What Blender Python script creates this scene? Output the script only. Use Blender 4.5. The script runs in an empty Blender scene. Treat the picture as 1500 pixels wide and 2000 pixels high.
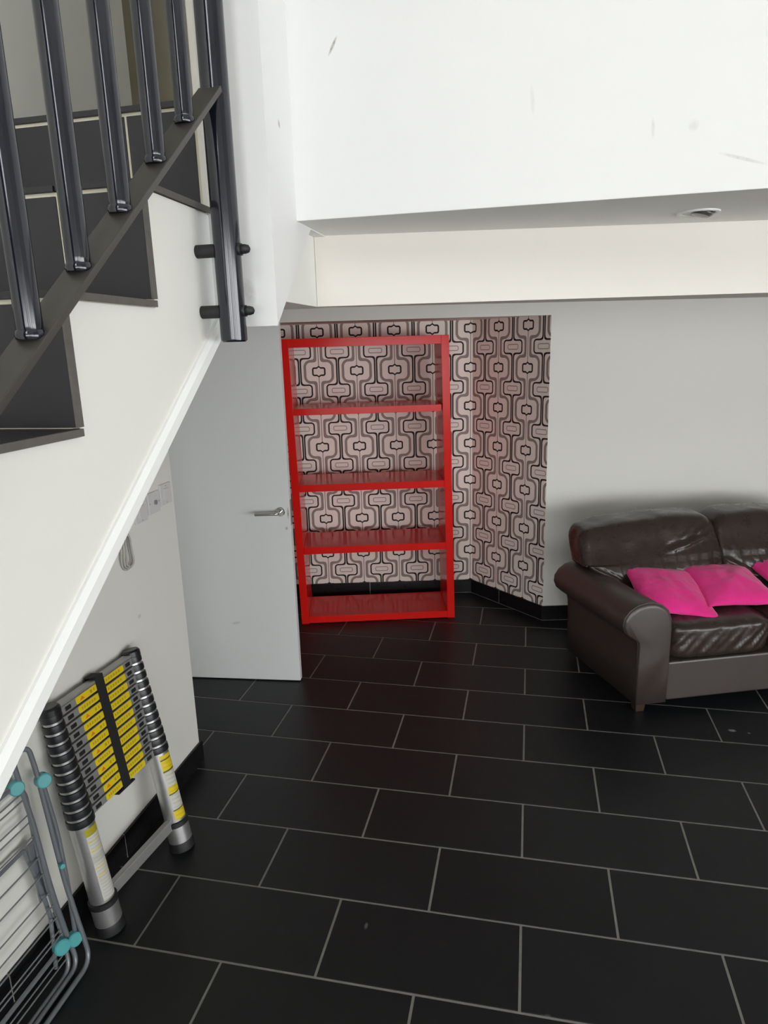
import bpy, bmesh, math, random
from mathutils import Vector, Matrix, noise
SC = bpy.context.scene
C = SC.collection
PI = math.pi
random.seed(4)

# ------------------------------------------------------------------ camera
FPX = 1317.16
cam_d = bpy.data.cameras.new('camera'); cam = bpy.data.objects.new('camera', cam_d); C.objects.link(cam)
cam_d.sensor_fit = 'VERTICAL'; cam_d.sensor_height = 36.0; cam_d.lens = FPX / 2000.0 * 36.0
cam_d.clip_start = .05; cam_d.clip_end = 60
R = Vector((0.97813734, 0.20609757, -0.02776951)); U = Vector((-0.02273441, 0.23870602, 0.97082572)); F = Vector((-0.20671357, 0.94896956, -0.23817278))
m = Matrix((R, U, -F)).transposed().to_4x4(); m.translation = Vector((-.0128, -1.5521, 1.8408))
cam.matrix_world = m
SC.camera = cam

# ------------------------------------------------------------------ world, light, exposure
W = bpy.data.worlds.new('overcast'); SC.world = W; W.use_nodes = True
W.node_tree.nodes['Background'].inputs[0].default_value = (.95, .975, 1.0, 1)
W.node_tree.nodes['Background'].inputs[1].default_value = 9.0
SC.view_settings.view_transform = 'Standard'; SC.view_settings.look = 'None'
SC.view_settings.gamma = 1.0; SC.view_settings.use_curve_mapping = False
SC.view_settings.exposure = .08
SC.cycles.use_denoising = True
SC.cycles.max_bounces = 12; SC.cycles.diffuse_bounces = 8; SC.cycles.transparent_max_bounces = 12
SC.cycles.sample_clamp_indirect = 8
# daylight openings: (axis, plane, a0, a1, z0, z1)
FY, RX, HY = -11.0, 5.5, -4.4      # far front wall, right wall, added upper wall over an added low ceiling
WINS = [('y', FY, -1.3, 1.7, .08, 2.3), ('y', FY, 2.0, 5.2, .08, 2.3), ('x', RX, -9.6, -7.2, .08, 2.3), ('x', RX, -6.6, -4.4, .08, 2.3), ('x', RX, -4.2, -.6, .4, 2.15), ('y', HY, -1.15, .45, 2.75, 4.5)]
for ax, pl, a0, a1, z0, z1 in WINS:
    L = bpy.data.lights.new('daylight_portal', 'AREA'); L.shape = 'RECTANGLE'; L.size = a1 - a0; L.size_y = z1 - z0; L.cycles.is_portal = True
    o = bpy.data.objects.new('daylight_portal', L); C.objects.link(o)
    o.location = {'y': ((a0 + a1) / 2, pl - .13, (z0 + z1) / 2), 'x': (pl + .13, (a0 + a1) / 2, (z0 + z1) / 2), 'z': ((a0 + a1) / 2, (z0 + z1) / 2, pl + .13)}[ax]
    if ax == 'z': o.rotation_euler = (0, 0, 0)
    else: o.rotation_euler = Vector({'y': (0, 1, 0), 'x': (-1, 0, 0)}[ax]).to_track_quat('-Z', 'Y').to_euler()

# ------------------------------------------------------------------ node helpers
class X:
    """tiny expression wrapper that builds Math nodes"""
    def __init__(s, nt, v): s.nt = nt; s.v = v
    def op(s, o, *a, clamp=False):
        n = s.nt.nodes.new('ShaderNodeMath'); n.operation = o; n.use_clamp = clamp
        for i, q in enumerate((s,) + a):
            q = q.v if isinstance(q, X) else q
            if isinstance(q, (int, float)): n.inputs[i].default_value = q
            else: s.nt.links.new(q, n.inputs[i])
        return X(s.nt, n.outputs[0])
    def __add__(s, b): return s.op('ADD', b)
    def __sub__(s, b): return s.op('SUBTRACT', b)
    def __mul__(s, b): return s.op('MULTIPLY', b)
    def __truediv__(s, b): return s.op('DIVIDE', b)
    def abs(s): return s.op('ABSOLUTE')
    def max(s, b): return s.op('MAXIMUM', b)
    def min(s, b): return s.op('MINIMUM', b)
    def smin(s, b, k): return s.op('SMOOTH_MIN', b, k)
    def sqrt(s): return s.op('SQRT')
    def wrap(s, p): return s.op('WRAP', p / 2, -p / 2)
    def band(s, w, soft=.0015):
        """1 where |x|<w"""
        return ((s.abs() - w) / (-soft)).op('ADD', .5, clamp=True)
    def below(s, w, soft=.0015): return ((s - w) / (-soft)).op('ADD', .5, clamp=True)
def rbox(x, y, bx, by, r):
    qx = x.abs() - (bx - r); qy = y.abs() - (by - r)
    ax = qx.max(0.); ay = qy.max(0.)
    return (ax * ax + ay * ay).sqrt() + qx.max(qy).min(0.) - r
def new_mat(name):
    M = bpy.data.materials.new(name); M.use_nodes = True
    return M, M.node_tree, M.node_tree.nodes['Principled BSDF']
def mixc(nt, fac, a, b):
    n = nt.nodes.new('ShaderNodeMix'); n.data_type = 'RGBA'
    for i, q in ((0, fac), (6, a), (7, b)):
        if isinstance(q, X): q = q.v
        if isinstance(q, bpy.types.NodeSocket): nt.links.new(q, n.inputs[i])
        elif isinstance(q, (int, float)): n.inputs[i].default_value = q
        else: n.inputs[i].default_value = (*q, 1) if len(q) == 3 else q
    return n.outputs[2]
def nz(nt, scale, detail=3, vec=None, rough=.5, sc3=None):
    n = nt.nodes.new('ShaderNodeTexNoise'); n.inputs['Scale'].default_value = scale; n.inputs['Detail'].default_value = detail; n.inputs['Roughness'].default_value = rough
    if vec is None: vec = nt.nodes.new('ShaderNodeNewGeometry').outputs['Position']
    if sc3:
        mp = nt.nodes.new('ShaderNodeMapping'); mp.inputs['Scale'].default_value = sc3; nt.links.new(vec, mp.inputs['Vector']); vec = mp.outputs[0]
    nt.links.new(vec, n.inputs['Vector'])
    return X(nt, n.outputs['Fac'])
def bump(nt, b, h, strength, dist=.01):
    n = nt.nodes.new('ShaderNodeBump'); n.inputs['Strength'].default_value = strength; n.inputs['Distance'].default_value = dist
    nt.links.new(h.v if isinstance(h, X) else h, n.inputs['Height']); nt.links.new(n.outputs[0], b.inputs['Normal'])
def simple(name, col, rough=.5, metal=0., coat=0., var=.0, vscale=8., bmp=0., bscale=60., spec=None):
    M, nt, b = new_mat(name)
    b.inputs['Base Color'].default_value = (*col, 1); b.inputs['Roughness'].default_value = rough; b.inputs['Metallic'].default_value = metal
    b.inputs['Coat Weight'].default_value = coat; b.inputs['Coat Roughness'].default_value = .08
    if spec is not None: b.inputs['Specular IOR Level'].default_value = spec
    if var:
        n = nz(nt, vscale)
        nt.links.new(mixc(nt, n, [c * (1 - var) for c in col], [min(1, c * (1 + var)) for c in col]), b.inputs['Base Color'])
    if bmp: bump(nt, b, nz(nt, bscale), bmp, .002)
    return M
def paint(name, col, marks=(), rough=.55, dirt=.03):
    """painted plaster with faint roller texture; marks = (point, half sizes, tilt about plane, darkness) scuffs"""
    M, nt, b = new_mat(name); b.inputs['Roughness'].default_value = rough; b.inputs['Specular IOR Level'].default_value = .3
    c = mixc(nt, nz(nt, 2.2, 4), [q * (1 - dirt) for q in col], col)
    if marks:
        pos = nt.nodes.new('ShaderNodeNewGeometry').outputs['Position']
        sp = nt.nodes.new('ShaderNodeSeparateXYZ'); nt.links.new(pos, sp.inputs[0])
        grain = nz(nt, 160, 2)
        for (axis, u0, z0, hu, hz, tilt, dark) in marks:
            u = X(nt, sp.outputs['XYZ'.index(axis)]) - u0; z = X(nt, sp.outputs[2]) - z0
            ca, sa = math.cos(tilt), math.sin(tilt)
            p = (u * ca + z * sa) / hu; q = (z * ca - u * sa) / hz
            d = (p * p + q * q).sqrt()
            f = (d * -1. + 1.).op('MULTIPLY', 1.8, clamp=True) * grain.op('MULTIPLY', dark * 2, clamp=True)
            c = mixc(nt, f, c, (.32, .30, .27))
    nt.links.new(c, b.inputs['Base Color'])
    bump(nt, b, nz(nt, 220, 2), .05, .001)
    return M

M_wall = paint('wall_paint', (.80, .79, .745))
M_upper = paint('upper_wall_paint_dimmed', (.72, .72, .715), marks=[('X', -.427, 2.447, .022, .0035, 1.05, .9), ('X', .211, 2.239, .004, .02, .05, .22), ('X', .285, 2.237, .012, .012, .3, .15), ('X', .377, 2.172, .05, .004, -.3, .3), ('X', -.02, 2.31, .005, .03, .1, .15)])  # base colour darkened to offset the stronger light on this white wall
M_post_wall = paint('stair_wall_paint', (.76, .76, .755), marks=[('Y', -.101, 2.288, .006, .010, .3, .7), ('X', -.585, 1.96, .018, .03, .3, .25)])
M_left = paint('left_wall_paint', (.81, .80, .75), marks=[('Y', .62, .86, .015, .01, 0, .3), ('Y', .3, .7, .03, .008, .3, .2)])
M_cream = paint('cream_paint', (.74, .705, .65))
M_beige = paint('beige_paint', (.70, .66, .55))
M_ceil = paint('ceiling_paint', (.80, .79, .76))
M_door = paint('door_paint', (.80, .815, .81), rough=.4, marks=[('X', -1.275, .905, .008, .01, 0, .8), ('X', -1.262, .99, .006, .035, 0, .8), ('X', -1.6, .35, .03, .01, .2, .3)])
M_trim = simple('trim_gloss_paint', (.86, .865, .85), .28, coat=.3)
M_grout = simple('floor_grout', (.27, .26, .24), .9, var=.25, vscale=30)
M_step_grout = simple('step_grout', (.62, .58, .46), .9, var=.1, vscale=20)
M_rail = simple('rail_black_paint', (.006, .007, .015), .12, spec=.68)
M_flat = simple('rail_flat_bar_paint', (.045, .040, .035), .42)
M_rubber = simple('black_rubber', (.012, .012, .013), .55)
M_collar = simple('black_plastic', (.013, .014, .016), .33)
M_strap = simple('black_webbing', (.010, .010, .011), .8, bmp=.3, bscale=400)
M_alu = simple('brushed_aluminium', (.60, .60, .59), .34, metal=.85, var=.08, vscale=40)
M_alu_dull = simple('dull_aluminium', (.42, .42, .415), .45, metal=.6, var=.06, vscale=40)
M_chrome = simple('chrome', (.72, .72, .72), .12, metal=1.)
M_red = simple('red_gloss', (.74, .014, .010), .16, coat=.0, var=.04, vscale=3, spec=.18)
M_plate = simple('switch_plastic', (.70, .69, .69), .35)
M_cord = simple('grey_cord', (.46, .45, .41), .5)
M_airer = simple('airer_grey_coating', (.19, .205, .225), .3, metal=.3)
M_wire = simple('airer_wire_coating', (.22, .235, .25), .35, metal=.3)
M_teal = simple('teal_plastic', (.075, .36, .37), .35)
M_wood = simple('dark_wood_foot', (.045, .026, .016), .4, var=.3, vscale=20)
M_glass_n = 'window_glass'
M_frame = simple('window_frame_paint', (.7, .7, .7), .4)
def glass():
    M = bpy.data.materials.new(M_glass_n); M.use_nodes = True; nt = M.node_tree; nt.nodes.clear()
    o = nt.nodes.new('ShaderNodeOutputMaterial'); t = nt.nodes.new('ShaderNodeBsdfTransparent'); g = nt.nodes.new('ShaderNodeBsdfGlossy'); mx = nt.nodes.new('ShaderNodeMixShader')
    g.inputs['Roughness'].default_value = .02; mx.inputs[0].default_value = .06
    nt.links.new(t.outputs[0], mx.inputs[1]); nt.links.new(g.outputs[0], mx.inputs[2]); nt.links.new(mx.outputs[0], o.inputs[0]); return M
M_glass = glass()

def tile_mat(name, base, rough=.42, marks=()):
    M, nt, b = new_mat(name); b.inputs['Specular IOR Level'].default_value = .32
    oi = nt.nodes.new('ShaderNodeObjectInfo')
    n1 = nz(nt, 5, 5, rough=.65); n2 = nz(nt, 45, 4); 
    c = mixc(nt, n1, [q * .72 for q in base], [q * 1.35 for q in base])
    dust = ((nz(nt, 9, 6, rough=.7) - .60) * 5.).op('MULTIPLY', .10, clamp=True)
    c = mixc(nt, dust, c, (.16, .15, .14))
    c2 = mixc(nt, X(nt, oi.outputs['Random']) * .25, c, [q * 1.8 for q in base])
    if marks:
        sp = nt.nodes.new('ShaderNodeSeparateXYZ'); nt.links.new(nt.nodes.new('ShaderNodeNewGeometry').outputs['Position'], sp.inputs[0])
        gr = nz(nt, 120, 3)
        for (x0, y0, hx, hy, k) in marks:
            p = (X(nt, sp.outputs[0]) - x0) / hx; q = (X(nt, sp.outputs[1]) - y0) / hy
            f = ((p * p + q * q).sqrt() * -1. + 1.3).op('MULTIPLY', 1.5, clamp=True) * (gr * k)
            c2 = mixc(nt, f.op('MULTIPLY', 1., clamp=True), c2, (.55, .55, .53))
    nt.links.new(c2, b.inputs['Base Color'])
    nt.links.new((n2 * .18 + (rough - .09)).v, b.inputs['Roughness'])
    bump(nt, b, nz(nt, 130, 4), .10, .002)
    return M
M_tile = tile_mat('black_floor_tile', (.0105, .0118, .0128), marks=[(.979, 1.622, .016, .010, .9), (1.05, 1.611, .006, .006, .8), (-.496, .209, .006, .012, .3), (.078, .004, .008, .006, .2)])
M_skirt = tile_mat('black_skirting_tile', (.0085, .0085, .0095), .3)
M_riser = tile_mat('charcoal_step_tile', (.025, .024, .026), .5)
M_edge = simple('step_tile_edge', (.11, .10, .09), .7, var=.25, vscale=60)

def wallpaper():
    M, nt, b = new_mat('geometric_wallpaper'); b.inputs['Roughness'].default_value = .6; b.inputs['Specular IOR Level'].default_value = .25
    uv = nt.nodes.new('ShaderNodeUVMap'); uv.uv_map = 'UVMap'
    sp = nt.nodes.new('ShaderNodeSeparateXYZ'); nt.links.new(uv.outputs[0], sp.inputs[0])
    u = X(nt, sp.outputs[0]); v = X(nt, sp.outputs[1]); P = .268
    ax, ay = u.wrap(P), v.wrap(P); bx, by = (u + P / 2).wrap(P), (v + P / 2).wrap(P)
    dA = rbox(ax, ay, .090, .066, .034).smin(ax.abs() - .014, .035)
    dB = rbox(bx, by, .086, .047, .026).smin(bx.abs() - .012, .035)
    base = (.88, .82, .755); blk = (.018, .014, .013); gry = (.30, .258, .235)
    col = mixc(nt, dB.below(0.), base, (.86, .80, .74))
    col = mixc(nt, (dA - .0080).band(.0085), col, gry)
    col = mixc(nt, dA.band(.0010), col, (.15, .125, .115))
    bl = (dB + .005).band(.0052)
    col = mixc(nt, bl, col, blk)
    stemB = (bx.abs() - .0085).band(.0022) * (dB.below(0.))
    # small grey slot in the B cell
    col = mixc(nt, rbox(bx, by, .046, .0155, .011).band(.0028), col, (.34, .30, .28))
    # centre line of the A column
    line = ax.band(.0021) * (ay.abs() - .036).op('GREATER_THAN', 0.)
    col = mixc(nt, line, col, (.10, .08, .075))
    spike = ((ax.abs() / -.014) + 1.).max(0.) * .010
    dK = rbox(ax, (ay.abs() - spike).max(0.), .042, .025, .011)
    col = mixc(nt, dK.band(.0058), col, blk)
    col = mixc(nt, dK.below(-.0055), col, (.86, .80, .74))
    nt.links.new(col, b.inputs['Base Color']); return M
M_paper = wallpaper()

def leather(name, col, rough=.29):
    M, nt, b = new_mat(name); b.inputs['Roughness'].default_value = rough; b.inputs['Specular IOR Level'].default_value = .55
    n = nz(nt, 7, 4)
    nt.links.new(mixc(nt, n, [c * .75 for c in col], [c * 1.2 for c in col]), b.inputs['Base Color'])
    h = nz(nt, 14, 6, rough=.55, sc3=(1, 1, 1.6)) * .8 + nz(nt, 220, 2) * .012
    bump(nt, b, h, .35, .010); nt.links.new((nz(nt, 16, 3) * .2 + (rough - .1)).v, b.inputs['Roughness'])
    return M
M_leather = leather('brown_leather', (.034, .0235, .019))
M_leather_flat = simple('brown_leather_taut', (.054, .041, .036), .40, var=.12, vscale=9, bmp=.12, bscale=300, spec=.75)
def pink():
    M, nt, b = new_mat('pink_cotton'); b.inputs['Roughness'].default_value = .85; b.inputs['Sheen Weight'].default_value = .25; b.inputs['Specular IOR Level'].default_value = .2
    nt.links.new(mixc(nt, nz(nt, 9, 4), (.74, .018, .215), (.88, .04, .30)), b.inputs['Base Color'])
    bump(nt, b, nz(nt, 22, 5, sc3=(1, 1.5, 1)), .4, .012); return M
M_pink = pink()
def label_mat(name, warn):
    """yellow sticker: dashes of print, an orange triangle on the warning ones (UV 0..1 along the sticker)"""
    M, nt, b = new_mat(name); b.inputs['Roughness'].default_value = .4
    uv = nt.nodes.new('ShaderNodeUVMap'); uv.uv_map = 'UVMap'; sp = nt.nodes.new('ShaderNodeSeparateXYZ'); nt.links.new(uv.outputs[0], sp.inputs[0])
    u, v = X(nt, sp.outputs[0]), X(nt, sp.outputs[1])
    col = (.80, .60, .012)
    if warn:
        tri = ((v - .22) * -1. + .0).max((u - .28).abs() * 5. + v * 1. - .78)
        c = mixc(nt, tri.below(0., .06), col, (.80, .20, .01))
        txt = (u - .74).band(.13, .01) * (v - .5).band(.22, .02) * (u * 38.).op('SINE').op('GREATER_THAN', -.2)
        c = mixc(nt, txt * .6, c, (.25, .17, .02))
    else:
        txt = (u - .5).band(.36, .01) * (v - .5).band(.20, .02) * (u * 52. + (v * 9.).op('SINE')).op('SINE').op('GREATER_THAN', -.35)
        c = mixc(nt, txt * .6, col, (.28, .2, .02))
    nt.links.new(c, b.inputs['Base Color']); return M
M_lab_w, M_lab_t = label_mat('yellow_warning_sticker', True), label_mat('yellow_text_sticker', False)
def tube_label(name, stripes, base, lines):
    M, nt, b = new_mat(name); b.inputs['Roughness'].default_value = .35
    uv = nt.nodes.new('ShaderNodeUVMap'); uv.uv_map = 'UVMap'; sp = nt.nodes.new('ShaderNodeSeparateXYZ'); nt.links.new(uv.outputs[0], sp.inputs[0])
    u, v = X(nt, sp.outputs[0]), X(nt, sp.outputs[1]); c = base
    for (v0, hv, col) in stripes: c = mixc(nt, (v - v0).band(hv, .004), c, col)
    ln = (v * (2 * PI * lines) + (u * 3.)).op('SINE').op('GREATER_THAN', .25) * (u - .5).band(.40, .02) * (u * 61. + v * 300.).op('SINE').op('GREATER_THAN', -.45)
    c = mixc(nt, ln * .28, c, (.2, .18, .08)); nt.links.new(c, b.inputs['Base Color']); return M
Yel = (.80, .60, .012)
M_tl_far = tube_label('sticker_yellow_white', [(.87, .13, Yel), (.755, .012, (.1, .09, .02)), (.93, .010, (.1, .09, .02)), (.46, .055, Yel), (.40, .009, (.1, .09, .02)), (.07, .08, Yel), (.15, .009, (.1, .09, .02))], (.62, .61, .55), 16)
M_tl_near = tube_label('sticker_pale_text', [(.95, .05, (.42, .36, .02)), (.82, .006, Yel), (.70, .006, Yel), (.46, .006, Yel), (.35, .006, Yel), (.58, .05, (.50, .50, .46))], (.60, .59, .54), 22)

# ------------------------------------------------------------------ mesh helpers
def obj(name, bm, mat, parent=None, loc=None, smooth=False, uv=False):
    me = bpy.data.meshes.new(name)
    bmesh.ops.recalc_face_normals(bm, faces=bm.faces[:])
    bm.to_mesh(me); bm.free()
    if mat: me.materials.append(mat)
    if smooth:
        for p in me.polygons: p.use_smooth = True
    o = bpy.data.objects.new(name, me); C.objects.link(o)
    if parent: o.parent = parent
    if loc: o.location = loc
    return o
def share(name, me, parent, loc=(0, 0, 0)):
    o = bpy.data.objects.new(name, me); C.objects.link(o); o.parent = parent; o.location = loc; return o
def BM(): return bmesh.new()
def box(bm, x0, x1, y0, y1, z0, z1, M=None, bev=0.):
    vs = [bm.verts.new((x, y, z)) for x in (x0, x1) for y in (y0, y1) for z in (z0, z1)]
    fs = [bm.faces.new([vs[i] for i in f]) for f in ((0, 1, 3, 2), (4, 6, 7, 5), (0, 4, 5, 1), (2, 3, 7, 6), (0, 2, 6, 4), (1, 5, 7, 3))]
    if bev:
        es = list({e for f in fs for e in f.edges}); r = bmesh.ops.bevel(bm, geom=es, offset=bev, segments=2, profile=.5, affect='EDGES'); vs = list({v for v in r['verts']} | {v for v in vs if v.is_valid})
    if M is not None: bmesh.ops.transform(bm, matrix=M, verts=[v for v in vs if v.is_valid])
    return bm
def prism(bm, pts, axis, a0, a1):
    """extrude a closed polygon; pts 2-D in the two other axes (x: (y,z), y: (x,z), z: (x,y))"""
    def P(p, a): return {'x': (a, p[0], p[1]), 'y': (p[0], a, p[1]), 'z': (p[0], p[1], a)}[axis]
    A = [bm.verts.new(P(p, a0)) for p in pts]; B = [bm.verts.new(P(p, a1)) for p in pts]; n = len(pts)
    bm.faces.new(A); bm.faces.new(B[::-1])
    for i in range(n): bm.faces.new((A[i], B[i], B[(i + 1) % n], A[(i + 1) % n]))
    return bm
def frame_of(d):
    d = d.normalized(); a = Vector((0, 0, 1)) if abs(d.z) < .9 else Vector((0, 1, 0)); x = d.cross(a).normalized(); return x, x.cross(d).normalized()
def tube(bm, pts, r, seg=10, cap=True, closed=False):
    """swept tube along a polyline; r number or list"""
    pts = [Vector(p) for p in pts]; n = len(pts); rs = r if isinstance(r, (list, tuple)) else [r] * n
    rings = []; px = None
    for i, p in enumerate(pts):
        a = pts[(i - 1) % n] if (i > 0 or closed) else p; b = pts[(i + 1) % n] if (i < n - 1 or closed) else p
        d = (b - a).normalized()
        if px is None: x, y = frame_of(d)
        else:
            x = (px - d * px.dot(d)).normalized(); y = d.cross(x)
        y = d.cross(x); px = x
        rings.append([bm.verts.new(p + (x * math.cos(2 * PI * k / seg) + y * math.sin(2 * PI * k / seg)) * rs[i]) for k in range(seg)])
    m_ = n if closed else n - 1
    for i in range(m_):
        A, B = rings[i], rings[(i + 1) % n]
        for k in range(seg): bm.faces.new((A[k], A[(k + 1) % seg], B[(k + 1) % seg], B[k]))
    if cap and not closed: bm.faces.new(rings[0][::-1]); bm.faces.new(rings[-1])
    return bm
def fillet(pts, rad, n=5):
    """round the inner corners of a polyline"""
    pts = [Vector(p) for p in pts]; out = [pts[0]]
    for i in range(1, len(pts) - 1):
        a, p, b = pts[i - 1], pts[i], pts[i + 1]; u = (a - p); v = (b - p); r = min(rad, u.length * .48, v.length * .48)
        A = p + u.normalized() * r; B = p + v.normalized() * r
        for k in range(n + 1):
            t = k / n; out.append(A * (1 - t) ** 2 + p * 2 * t * (1 - t) + B * t * t)
    out.append(pts[-1]); return out
def lathe(bm, prof, seg=20, M=None):
    """prof: (radius, z) list about Z"""
    rings = []
    for r, z in prof: rings.append([bm.verts.new((r * math.cos(2 * PI * k / seg), r * math.sin(2 * PI * k / seg), z)) for k in range(seg)])
    for A, B in zip(rings, rings[1:]):
        for k in range(seg): bm.faces.new((A[k], A[(k + 1) % seg], B[(k + 1) % seg], B[k]))
    bm.faces.new(rings[0][::-1]); bm.faces.new(rings[-1])
    if M is not None: bmesh.ops.transform(bm, matrix=M, verts=[v for r in rings for v in r])
    return bm
def axisM(p, d, xref=None):
    d = Vector(d).normalized()
    if xref is None: x, y = frame_of(d)
    else: x = (Vector(xref) - d * Vector(xref).dot(d)).normalized()
    y = d.cross(x); M = Matrix((x, y, d)).transposed().to_4x4(); M.translation = Vector(p); return M
def smooth_angle(o, ang=35):
    me = o.data
    for p in me.polygons: p.use_smooth = True
    bm = bmesh.new(); bm.from_mesh(me)
    for e in bm.edges: e.smooth = len(e.link_faces) == 2 and e.calc_face_angle(0) < math.radians(ang)
    bm.to_mesh(me); bm.free(); return o
def struct(o): o['kind'] = 'structure'; return o
def empty(name, loc=(0, 0, 0), rz=0.):
    o = bpy.data.objects.new(name, None); C.objects.link(o); o.location = loc; o.rotation_euler = (0, 0, rz); o.empty_display_size = .1; return o
def tag(o, label, cat, group=None):
    o['label'] = label; o['category'] = cat
    if group: o['group'] = group
    return o
def uvquad(name, P4, uv4, mat, parent=None):
    bm = BM(); l = bm.loops.layers.uv.new('UVMap'); vs = [bm.verts.new(p) for p in P4]; f = bm.faces.new(vs)
    for lp, q in zip(f.loops, uv4): lp[l].uv = q
    me = bpy.data.meshes.new(name); bm.to_mesh(me); bm.free(); me.materials.append(mat)
    o = bpy.data.objects.new(name, me); C.objects.link(o); o.parent = parent; return o

# ------------------------------------------------------------------ the setting
# floor: grout bed with every tile its own piece
bm = BM(); box(bm, -2.3, RX + .12, FY - .12, 4.4, -.12, -.0022); floor = struct(obj('floor', bm, M_grout))
TW, TD, G = .606, .303, .0082
bm = BM(); box(bm, -(TW - G) / 2, (TW - G) / 2, -(TD - G) / 2, (TD - G) / 2, -.010, 0, bev=.0012); t0 = obj('tile', bm, M_tile, floor); tile_me = t0.data
first = True
def tile_at(x, y, z=0.):
    global first
    if first: t0.location = (x, y, z); first = False
    else: share('tile', tile_me, floor, (x, y, z))
for k in range(-5, 11):
    off = .5 if k % 2 == 0 else 0.
    for i in range(-4, 5):
        x = (i + off) * TW; y = (k + .5) * TD
        if x < -2.25 or x > 2.6: continue
        if y > 3.0 + .23 * (x + 1.5) + .25 and x < -.2: continue
        if x > .3 and y > 2.95 + .23 * x: continue
        if x < -1.75 and y < .96: continue
        tile_at(x, y, random.uniform(-.0005, .0002))

# stairwell wall on the left, ends at Y=.96
bm = BM(); box(bm, -1.60, -1.46, FY, .96, 0, 4.6); struct(obj('wall_left', bm, M_left))
bm = BM(); box(bm, -2.27, -2.15, .8, 3.7, 0, 4.6); box(bm, -2.15, -1.60, .80, .90, 0, 4.6); struct(obj('wall_corridor_left', bm, M_wall))
# white back wall, turned about 13 degrees, with the alcove opening
E0 = Vector((.109, 2.862, 0)); BA = math.radians(13.0); bd = Vector((math.cos(BA), math.sin(BA), 0)); bn = Vector((-bd.y, bd.x, 0))
MB_ = Matrix((bd, bn, Vector((0, 0, 1)))).transposed().to_4x4(); MB_.translation = E0
bm = BM(); box(bm, 0, 5.7, 0, .12, 0, 2.12, MB_); box(bm, -2.4, 0, 0, .06, 2.0, 2.12, MB_); struct(obj('wall_back', bm, M_wall))
A1 = Vector((-.41, 3.337, 0)); AL = Vector((-1.589, 3.078, 0)); ad = (AL - A1).normalized(); AL2 = A1 + ad * 1.85
def paper_wall(name, a, b, s0, uscale, thick_dir):
    """wallpapered wall from a to b with real thickness behind"""
    Lg = (b - a).length; d = (b - a).normalized()
    bm = BM(); lay = bm.loops.layers.uv.new('UVMap')
    q = [a, b, b + thick_dir * .1, a + thick_dir * .1]; lo = [bm.verts.new((p.x, p.y, 0)) for p in q]; hi = [bm.verts.new((p.x, p.y, 2.06)) for p in q]
    fs = [bm.faces.new((lo[i], lo[(i + 1) % 4], hi[(i + 1) % 4], hi[i])) for i in range(4)] + [bm.faces.new(lo[::-1]), bm.faces.new(hi)]
    for f in fs:
        for lp in f.loops:
            co = lp.vert.co; lp[lay].uv = (((co - a).dot(d) - s0) * uscale, co.z - .3415)
    return struct(obj(name, bm, M_paper))
paper_wall('wall_alcove_back', A1, AL2, .012, 1.0, Vector((-ad.y, ad.x, 0)) * (1 if Vector((-ad.y, ad.x, 0)).y > 0 else -1))
ed = (E0 - A1).normalized(); en = Vector((-ed.y, ed.x, 0)); en = en if en.y > 0 else -en
paper_wall('wall_alcove_right', A1, E0, .256, .268 / .2615, en)
bm = BM(); prism(bm, [(A1.x + .1, A1.y + .1), (E0.x - .005, E0.y + .01), (E0.x - 2.4 * bd.x, E0.y - 2.4 * bd.y + .01), (AL2.x - .5, AL2.y + .1)], 'z', 2.003, 2.10); struct(obj('ceiling_alcove', bm, M_ceil))
# upper floor: soffit, its edge wall, dropped beam
bm = BM(); box(bm, -2.3, RX + .12, -.02, 4.4, 2.116, 2.30); struct(obj('ceiling', bm, M_ceil))
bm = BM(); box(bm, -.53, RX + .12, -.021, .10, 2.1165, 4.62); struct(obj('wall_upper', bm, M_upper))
bm = BM()
f0, f1 = Vector((-.552, .189)), Vector((RX, .189 + (RX + .552) * .1765)); b0, b1 = Vector((-.552, .24)), Vector((RX, .24 + (RX + .552) * .31))
prism(bm, [f0, f1, b1, b0], 'z', 1.9455, 2.117); struct(obj('trim_1', bm, M_cream))
bm = BM(); box(bm, -.66, -.553, -.15, .25, 1.945, 2.117); struct(obj('trim_2', bm, M_wall))
# stair enclosure wall with sloping underside
bm = BM(); prism(bm, [(-.18, 1.889), (.078, 2.113), (1.8, 2.113), (1.8, 4.6), (-.18, 4.6)], 'x', -.66, -.525)
struct(obj('wall_stair', bm, M_post_wall))
# landing, far walls, ceiling
bm = BM(); box(bm, -1.462, -.658, -.177, 1.8, 2.105, 2.306); struct(obj('floor_landing', bm, M_step_grout))
bm = BM(); box(bm, -2.3, -.5, 1.75, 1.87, 2.28, 4.6); struct(obj('wall_landing_back', bm, M_beige))

def holed(name, axis, pl, th, a0, a1, z0, z1, holes):
    bm = BM()
    def bx(p0, p1, q0, q1):
        if p1 - p0 < 1e-4 or q1 - q0 < 1e-4: return
        if axis == 'z': box(bm, p0, p1, q0, q1, pl, pl + th)
        elif axis == 'y': box(bm, p0, p1, min(pl, pl + th), max(pl, pl + th), q0, q1)
        else: box(bm, min(pl, pl + th), max(pl, pl + th), p0, p1, q0, q1)
    As = sorted({a0, a1, *[h[0] for h in holes], *[h[1] for h in holes]}); Zs = sorted({z0, z1, *[h[2] for h in holes], *[h[3] for h in holes]})
    for p0, p1 in zip(As, As[1:]):
        for q0, q1 in zip(Zs, Zs[1:]):
            if not any(h[0] <= p0 and p1 <= h[1] and h[2] <= q0 and q1 <= h[3] for h in holes): bx(p0, p1, q0, q1)
    return struct(obj(name, bm, M_wall))
bm = BM(); box(bm, -2.3, RX + .12, HY - .12, 1.87, 4.6, 4.72); struct(obj('ceiling_upper', bm, M_ceil))
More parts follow.
